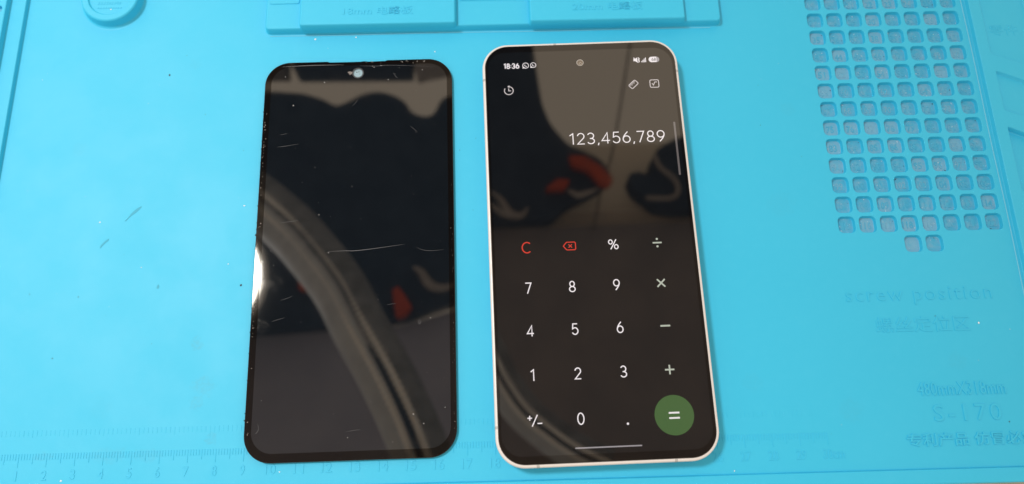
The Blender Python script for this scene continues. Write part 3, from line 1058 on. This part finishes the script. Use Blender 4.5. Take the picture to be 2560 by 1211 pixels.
hang("orange_trim", [(29.2, 67.2), (32.4, 69.8), (35.5, 69.4), (33.8, 67.0)], 156, 4.2, M_ORANGE, j2, .4)


def fold(q, parent, r=.8):
    p = catmull([(a, b, 158.5) for a, b in q], 6)
    mesh("grey_fold", *tube(p, [.2 + r * math.sin(math.pi * i / (len(p) - 1)) for i in range(len(p))], 8), M_GREYC, parent)


fold([(15.2, 67.7), (17.7, 65.5), (20.1, 61.7), (23.1, 61.1), (24.6, 63.2)], j2)
fold([(34.9, 67.8), (37.8, 66.1), (43.0, 67.9)], j2, .6)
fold([(15.1, 64.5), (18.1, 61.8), (22.5, 60.1)], j2, .6)
fold([(-4.4, 48.7), (-2.4, 47.2), (-0.4, 44.1), (3.0, 43.0), (7.4, 44.4)], j1, 1.0)
bag = hang("shoulder_bag", [(50.7, 72.1), (54.1, 72.9), (57.3, 71.2), (57.0, 75.7), (59.0, 79.0), (64.3, 82.0), (76.1, 84.0), (73.8, 62.3), (62.5, 62.2), (57.5, 63.1), (54.4, 66.0), (51.7, 68.3)], 160, 8, M_NAVY)
tag(bag, "dark bag with a grey strap mirrored at the smartphone screen's edge", "bag")
mesh("strap", *tube(catmull([(a, b, 158.3) for a, b in [(57.8, 76.5), (59.1, 73.1), (62.4, 69.8), (63.1, 66.5), (60.9, 64.7), (54.9, 64.9)]], 8), .6, 8), M_GREYC, bag)
cordo = mesh("joint_cord", *tube(catmull([(55.5, 115.6, 163), (48.3, 82.0, 163), (44.2, 69.6, 163), (41.7, 58.5, 165.5)], 8), .28, 8), M_GREYD)  # stands in for a joint between ceiling panels
tag(cordo, "thin dark cord standing in for a ceiling joint, mirrored as a line across the smartphone screen", "cord")
vent = hang("air_duct", [(-43.4, 130), (-7.3, 130), (-8.4, 116.3), (-43.7, 116.8)], 180, 10, M_NAVY, r=.4)
tag(vent, "dark overhead duct mirrored along the loose panel's upper edge", "duct")
hang("duct_end", [(-7.1, 130), (10.3, 130), (9.7, 118.9), (-7.1, 115.6)], 180, 10, M_GREYC, vent, .4)
hang("duct_end", [(-75.1, 130), (-47.5, 130), (-46.5, 117.1), (-75.1, 117.5)], 180, 10, M_GREYD, vent, .4)


def strap(name, pts, w, label):  # stand-in for the stitched band mirrored in the screens
    path = catmull(pts, 14)
    wl = [w * (p.z + 28.7) / 106.7 for p in path]
    tv_, tf_ = tube(path, wl, 16, .5)
    # lamplight painted in: lamp side pale, other side dark, split along the stitching
    t = mesh(name, tv_, tf_, [M_STRAP_LIT, M_STRAP_SHADE], fmat=[1 if 4 <= (i % 16) < 12 else 0 for i in range(len(tf_))])
    tag(t, label, "strap")
    for s in (-1, 1):
        cp, rad = [], []
        fine = catmull([tuple(p) for p in path], 3)
        for k, p in enumerate(fine):
            tt = (fine[min(k + 1, len(fine) - 1)] - fine[max(k - 1, 0)]).normalized()
            sd = tt.cross(Vector((0, 0, 1))).normalized()
            ww = w * (p.z + 28.7) / 106.7
            cp.append(p + sd * (s * ww * .25) + Vector((0, 0, -ww * .5)))
            rad.append(ww * .13 * (1 + .25 * math.sin(k * 1.3)))
        if s == 1:
            gp = [(a_ + b_) / 2 for a_, b_ in zip(cp, cp_prev)]
            mesh("seam_gap", *tube(gp, w * .10, 6), M_NAVY, t)
        cp_prev = cp
        mesh("stitched_seam", *tube(cp, rad, 7), M_CORD, t)
    return t


strap("band_standin", [(-34.4, 54.3, 112), (-26.4, 47.9, 106), (-17.1, 38.9, 95), (-9.3, 30.0, 83), (-4.4, 23.8, 75), (-0.1, 17.1, 67), (4.0, 10.8, 61), (7.2, 5.1, 57), (9.0, 1.1, 55), (10.4, -2.6, 53), (11.9, -8.4, 51)], 3.9, "grey stand-in band, sloped to shade the mat, mirrored as a long curve across the loose panel")  # heights along the band set so its shadow darkens the mat's lower right
strap("band_standin", [(13.4, 20.8, 95), (15.5, 16.9, 95), (17.6, 12.5, 95), (20.6, 8.1, 95), (24.8, 4.4, 95), (28.4, 1.9, 95), (33.1, -0.5, 95)], 2.5, "grey stand-in band mirrored in the smartphone screen's lower corner")

# round work lamp: the key light, mirrored as the white crescent on the panel's left edge
lx, ly, lz = LAMP_POS
lamp = empty("ceiling_lamp", (lx, ly, lz))
tag(lamp, "round white overhead lamp mirrored as glare at the loose panel's edge", "lamp")
mesh("lamp_head", *lathe([(LAMP_R + .1, -.3), (LAMP_R + .7, -.6), (LAMP_R + 1.3, -.3), (LAMP_R + 1.5, .8), (LAMP_R + 1.2, 2.4), (LAMP_R - 1, 3.2), (.1, 3.4)], 64), M_BODY, lamp)
mesh("diffuser_back", *disc(0, 0, LAMP_R + .1, 48, .4), M_BODY, lamp)
mesh("lamp_rod", *tube(catmull([(0, 0, 3), (0, 0, 20), (0, 0, 45)], 10), 1.1, 12), M_BODY, lamp)
ld = bpy.data.lights.new("lamp_light", 'AREA')
ld.shape = 'DISK'; ld.size = 2 * LAMP_R * U; ld.energy = LAMP_W; ld.color = (1.0, 0.99, 0.975)
lo_ = bpy.data.objects.new("lamp_light", ld); COL.objects.link(lo_)
lo_.parent = lamp; lo_.location = (0, 0, -.1 * U)
